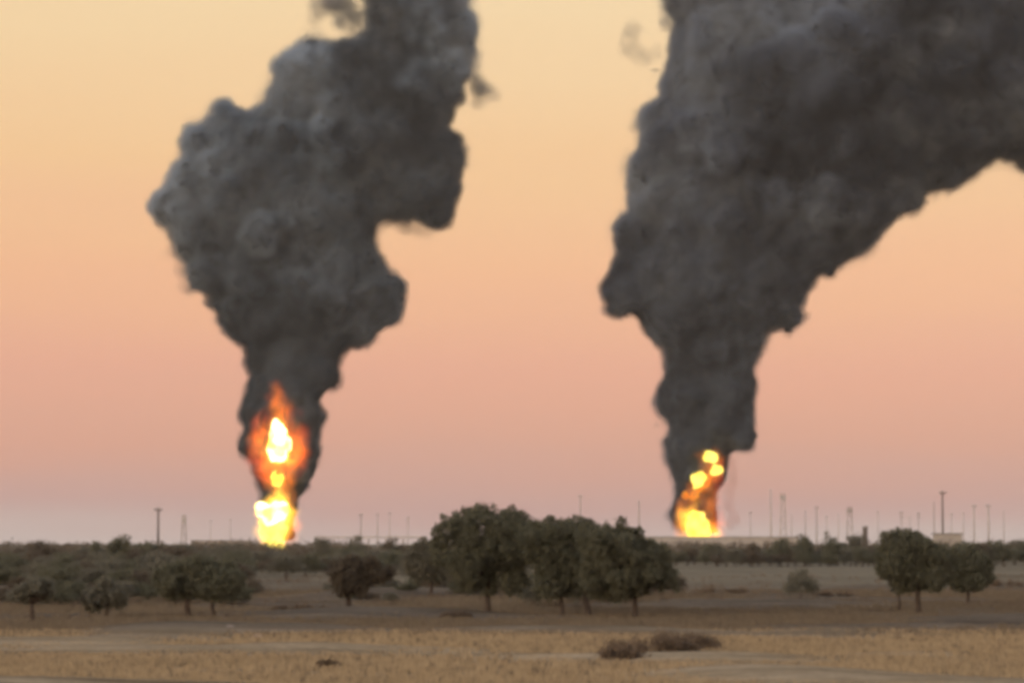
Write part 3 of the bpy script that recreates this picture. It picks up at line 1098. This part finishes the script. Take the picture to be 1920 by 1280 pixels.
def low_shrub(px, py, wpx, hpx, seed, label, mat=M_TWIG):
    g = gat(px, py)
    s = g.y / F
    r = np.random.default_rng(seed)
    w_, h_ = wpx * s, hpx * s
    cl = []
    for k in range(18):
        q = r.uniform(-1, 1)
        rad = h_ * r.uniform(0.25, 0.42)
        cl.append((q * w_ * 0.45, r.uniform(-0.5, 0.5) * w_ * 0.5, r.uniform(rad * 0.6, max(h_ * (1 - 0.5 * abs(q)) - rad, rad * 0.7)), rad))
    root = empty('low_shrub', g)
    cl = np.array(cl)
    link('twigs', leaves_mesh('twigs', cl, int(300 + wpx * 22), 0.085, seed, 0.0, 0.4), mat, root)
    link('stem', wood_mesh('stem', cl, 0.02, seed, h_, ((0, 0, 0),), 0.3, 14), M_BARK, root)
    tag(root, label, 'shrub', 'low shrubs in the dry grass')


low_shrub(1236, 1226, 140, 52, 401, 'widest brown shrub lying low in the dry grass, in front of the big clump')
low_shrub(1306, 1216, 90, 40, 409, 'brown shrub touching the widest one on its right side')
low_shrub(1160, 1236, 80, 46, 402, 'small upright brown shrub in the dry grass left of the widest one')
low_shrub(860, 1156, 70, 14, 403, 'flat brush patch at the foot of the tallest tree, on its left')
low_shrub(1560, 1120, 80, 20, 404, 'reddish brown scrub patch in the field left of the lone round tree')
low_shrub(1880, 1100, 90, 20, 405, 'dusty scrub patch at the right frame edge behind the field')
low_shrub(1350, 1112, 110, 14, 406, 'thin flat scrub patch in the field right of the big clump')
low_shrub(615, 1246, 40, 12, 407, 'tiny dark tuft shrub in the straw, below the single-stem brown bush')
low_shrub(560, 1142, 150, 12, 408, 'long low brush line on bare ground below the taller fire')

def ground_scrub():
    r = np.random.default_rng(77)
    cl = []
    for k in range(620):
        Y = 95 + 260 * r.random() ** 0.9
        X = r.uniform(-0.2, 0.2) * Y
        if Y < 135 and r.random() < 0.6:
            continue
        wd = r.uniform(0.3, 1.6)
        for q in range(5):
            rad = r.uniform(0.07, 0.2) * (1 if Y < 180 else 1.7)
            cl.append((X + r.normal() * wd, Y + r.normal() * 0.3, rad * 0.6, rad))
    o_ = link('ground_scrub', leaves_mesh('ground_scrub', np.array(cl), 40000, 0.085, 78, 0.1, 0.4), M_TWIG)
    tag(o_, 'low withered scrub dotted over the dry plain', 'scrub', kind='stuff')


ground_scrub()

# pale stones / bare earth patches
M_STONE = simple_mat('pale_stone', (0.34, 0.27, 0.23), (0.46, 0.38, 0.33), 1.5)


def rock(px, py, wpx, hpx, seed, label):
    g = gat(px, py)
    s = g.y / F
    r = np.random.default_rng(seed)
    v, f = ICO1
    v = v * (1 + 0.22 * np.sin(v @ r.normal(size=(3, 3)) * 2.4).sum(1) / 2)[:, None]
    v = v * np.array((wpx * s / 2, wpx * s / 2.6, hpx * s))
    v[:, 2] = np.maximum(v[:, 2], -0.15)
    o = link('pale_rock', new_mesh('pale_rock', v, f, True), M_STONE)
    o.location = g
    tag(o, label, 'rock', 'pale rocks on the plain')


rock(430, 1180, 26, 9, 1, 'pale rock in the grass below the dark two-stemmed bush')
rock(484, 1192, 20, 4, 2, 'flat pale stone at the straw edge right of the pale rock')


# =================================================================== POLES AND MASTS
def utility_pole(px, top, Y, rad, label, arms=1, mat=None, group='poles across the oil field'):
    mat = mat or (M_POLE if Y < 1100 else M_STEEL)  # far poles take the steel with haze in its colour
    p = at(px, top, Y)
    root = empty('utility_pole', (p.x, Y, 0))
    h = p.z
    link('pole', MB().tube([(0, 0, -0.5), (0, 0, h * 0.5), (0, 0, h)], [rad, rad * 0.85, rad * 0.7], 8).mesh('pole', True), mat, root)
    for a in range(arms):
        z = h - 1.0 - a * 2.6
        link('crossarm', MB().box((0, -rad - 0.1, z), (2.6 - a * 0.5, 0.3, 0.4)).mesh('crossarm'), mat, root)
        for q in (-1, 0, 1):
            link('insulator', MB().tube([(q * (1.1 - a * 0.25), -rad - 0.1, z + 0.15), (q * (1.1 - a * 0.25), -rad - 0.1, z + 0.5), (q * (1.1 - a * 0.25), -rad - 0.1, z + 0.9)],
                                        [0.10, 0.22, 0.08], 6).mesh('insulator'), M_STEEL, root)
    return tag(root, label, 'utility pole', group)


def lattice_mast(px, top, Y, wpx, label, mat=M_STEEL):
    p = at(px, top, Y)
    h = p.z
    s = Y / F
    wb, wt = wpx * s / 2, wpx * s / 4
    root = empty('lattice_mast', (p.x, Y, 0))
    for i in (-1, 1):
        for j in (-1, 1):
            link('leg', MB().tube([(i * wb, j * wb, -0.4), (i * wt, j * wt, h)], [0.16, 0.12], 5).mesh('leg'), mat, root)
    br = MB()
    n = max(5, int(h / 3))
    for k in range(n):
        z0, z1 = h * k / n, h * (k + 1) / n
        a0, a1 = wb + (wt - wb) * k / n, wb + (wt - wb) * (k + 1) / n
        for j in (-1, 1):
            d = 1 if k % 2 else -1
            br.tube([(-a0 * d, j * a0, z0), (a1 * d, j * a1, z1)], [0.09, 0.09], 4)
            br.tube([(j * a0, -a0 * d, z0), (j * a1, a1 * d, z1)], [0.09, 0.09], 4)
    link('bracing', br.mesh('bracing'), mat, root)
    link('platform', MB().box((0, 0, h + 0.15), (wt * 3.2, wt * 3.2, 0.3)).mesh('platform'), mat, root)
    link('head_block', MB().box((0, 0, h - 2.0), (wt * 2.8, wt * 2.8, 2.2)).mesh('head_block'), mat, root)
    return tag(root, label, 'mast', 'lattice masts across the oil field')


utility_pole(297, 950, 950, 0.42, 'dark bare-topped utility pole standing tallest on the left skyline', 1)
lattice_mast(345, 966, 1150, 11, 'stout lattice mast just right of the dark utility pole')
utility_pole(395, 974, 2100, 0.3, 'faint pole left of the taller fire, the nearer of two to the stout mast', 1)
utility_pole(432, 972, 2100, 0.3, 'faint pole closest on the left to the taller fire', 1)
utility_pole(677, 962, 1700, 0.42, 'pale pole right of the taller fire, first of four', 1)
utility_pole(708, 962, 2000, 0.42, 'pale pole right of the taller fire, second of four', 1)
utility_pole(731, 960, 2000, 0.36, 'pale pole right of the taller fire, third of four', 1)
utility_pole(765, 968, 2000, 0.36, 'pale pole right of the taller fire, last before the tall tree', 2)
utility_pole(1088, 927, 1500, 0.4, 'tall pole showing above the middle of the big tree clump', 1)
utility_pole(1198, 938, 1550, 0.45, 'pole between the big tree clump and the smaller fire', 0)
utility_pole(1407, 958, 2000, 0.36, 'faint pole in the gap just right of the smaller fire', 1)
utility_pole(1445, 916, 1450, 0.45, 'tall thin pole right of the smaller fire, left of the headed mast', 0)
lattice_mast(1468, 926, 1450, 13, 'tall lattice mast with a heavy head, right of the smaller fire')
utility_pole(1510, 957, 1900, 0.42, 'pale pole above the first square-topped tree', 0)
utility_pole(1531, 949, 1800, 0.45, 'pale pole with a crossarm between the two square-topped trees', 1)
utility_pole(1572, 962, 2200, 0.34, 'faintest thin pole above the second square-topped tree', 0)
lattice_mast(1593, 951, 1800, 13, 'pale lattice mast over the gap before the lone round tree')
utility_pole(1646, 958, 2200, 0.34, 'faint pole above the left shoulder of the lone round tree', 1)
utility_pole(1690, 958, 1800, 0.34, 'pole rising behind the middle of the lone round tree', 2)
utility_pole(1722, 960, 2000, 0.34, 'faint pole behind the crown top of the lone round tree, with wide arms', 2)
utility_pole(1751, 940, 1700, 0.36, 'thin pale pole close beside the darkest tall pole', 0)
utility_pole(1767, 919, 1050, 0.40, 'darkest and tallest pole, right of the lone round tree', 1)
utility_pole(1784, 962, 2100, 0.34, 'faint short pole close right of the darkest tall pole', 1)
utility_pole(1484, 962, 2200, 0.4, 'faint short pole between the headed mast and the first square-topped tree', 0)
utility_pole(1550, 966, 2300, 0.4, 'faint short pole between the two square-topped trees, lower than its neighbour', 1)
utility_pole(1706, 966, 2200, 0.4, 'faint short pole over the top of the lone round tree', 0)
utility_pole(1806, 960, 2200, 0.4, 'faint pole between the darkest tall pole and the two grey ones', 1)
utility_pole(1882, 956, 2200, 0.4, 'faint pole right of the two grey ones', 0)
utility_pole(1826, 945, 1450, 0.45, 'grey pole, first of the two at the far right', 1)
utility_pole(1853, 945, 1350, 0.48, 'grey pole, last before the right frame edge', 1)


# =================================================================== DISTANT BUILDINGS
def flat_building(px0, px1, top, Y, label, wall=M_CONC, openings=0):
    a, b = at(px0, top, Y), at(px1, top, Y)
    w_, h = b.x - a.x, a.z
    root = empty('flat_building', ((a.x + b.x) / 2, Y, 0))
    link('wall', MB().box((0, 4, h / 2 - 0.2), (w_, 8, h)).mesh('wall'), wall, root)
    link('roof', MB().box((0, 4, h + 0.05), (w_ + 0.8, 8.8, 0.35)).mesh('roof'), M_ROOF, root)
    for k in range(openings):
        x = (k + 0.5) / openings * w_ - w_ / 2
        link('window', MB().box((x, -0.02, h * 0.62), (min(2.0, w_ / openings * 0.5), 0.1, 1.3)).mesh('window'), M_DARKWIN, root)
    return tag(root, label, 'building', 'flat buildings of the oil field')


flat_building(1756, 1804, 1000, 900, 'boxy pale building showing behind the lone round tree')
flat_building(1206, 1496, 1006, 1440, 'long pale low building at the foot of the smaller fire')
flat_building(358, 470, 1013, 1440, 'long low building left of the taller fire, lit reddish')


def shed():
    Y = 1400
    a, b = at(590, 1005, Y), at(792, 1005, Y)
    w_, h = b.x - a.x, a.z
    root = empty('open_shed', ((a.x + b.x) / 2, Y, 0))
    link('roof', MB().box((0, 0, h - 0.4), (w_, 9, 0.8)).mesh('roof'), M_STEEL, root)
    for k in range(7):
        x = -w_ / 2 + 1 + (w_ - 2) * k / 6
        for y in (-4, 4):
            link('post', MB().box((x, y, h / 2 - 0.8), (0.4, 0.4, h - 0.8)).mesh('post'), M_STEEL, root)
    tag(root, 'long flat open-sided shed on the skyline between the taller fire and the clump', 'shed')


shed()

st = at(1622, 988, 1000)
root = empty('stack', (st.x, 1000, 0))
link('shaft', MB().tube([(0, 0, -0.5), (0, 0, st.z * 0.9), (0, 0, st.z)], [0.95, 0.85, 0.85], 12).mesh('shaft', True), M_POLE, root)
link('cap', MB().tube([(0, 0, st.z - 0.2), (0, 0, st.z + 0.35)], [1.05, 1.05], 12).mesh('cap'), M_ROOF, root)
tag(root, 'short stubby dark stack beside the lone round tree', 'stack')

# =================================================================== HAZE
m, t, o = mat_base('dusk_haze')
v = t.nodes.new('ShaderNodeVolumePrincipled')
v.inputs['Color'].default_value = (0.97, 0.92, 0.90, 1)
v.inputs['Density'].default_value = 0.00004
t.links.new(v.outputs[0], o.inputs['Volume'])
hz = link('haze', MB().box((0, 1500, 199), (2600, 3400, 402)).mesh('haze'), m)
tag(hz, 'thin dusty evening haze over the whole plain', 'haze', kind='stuff')
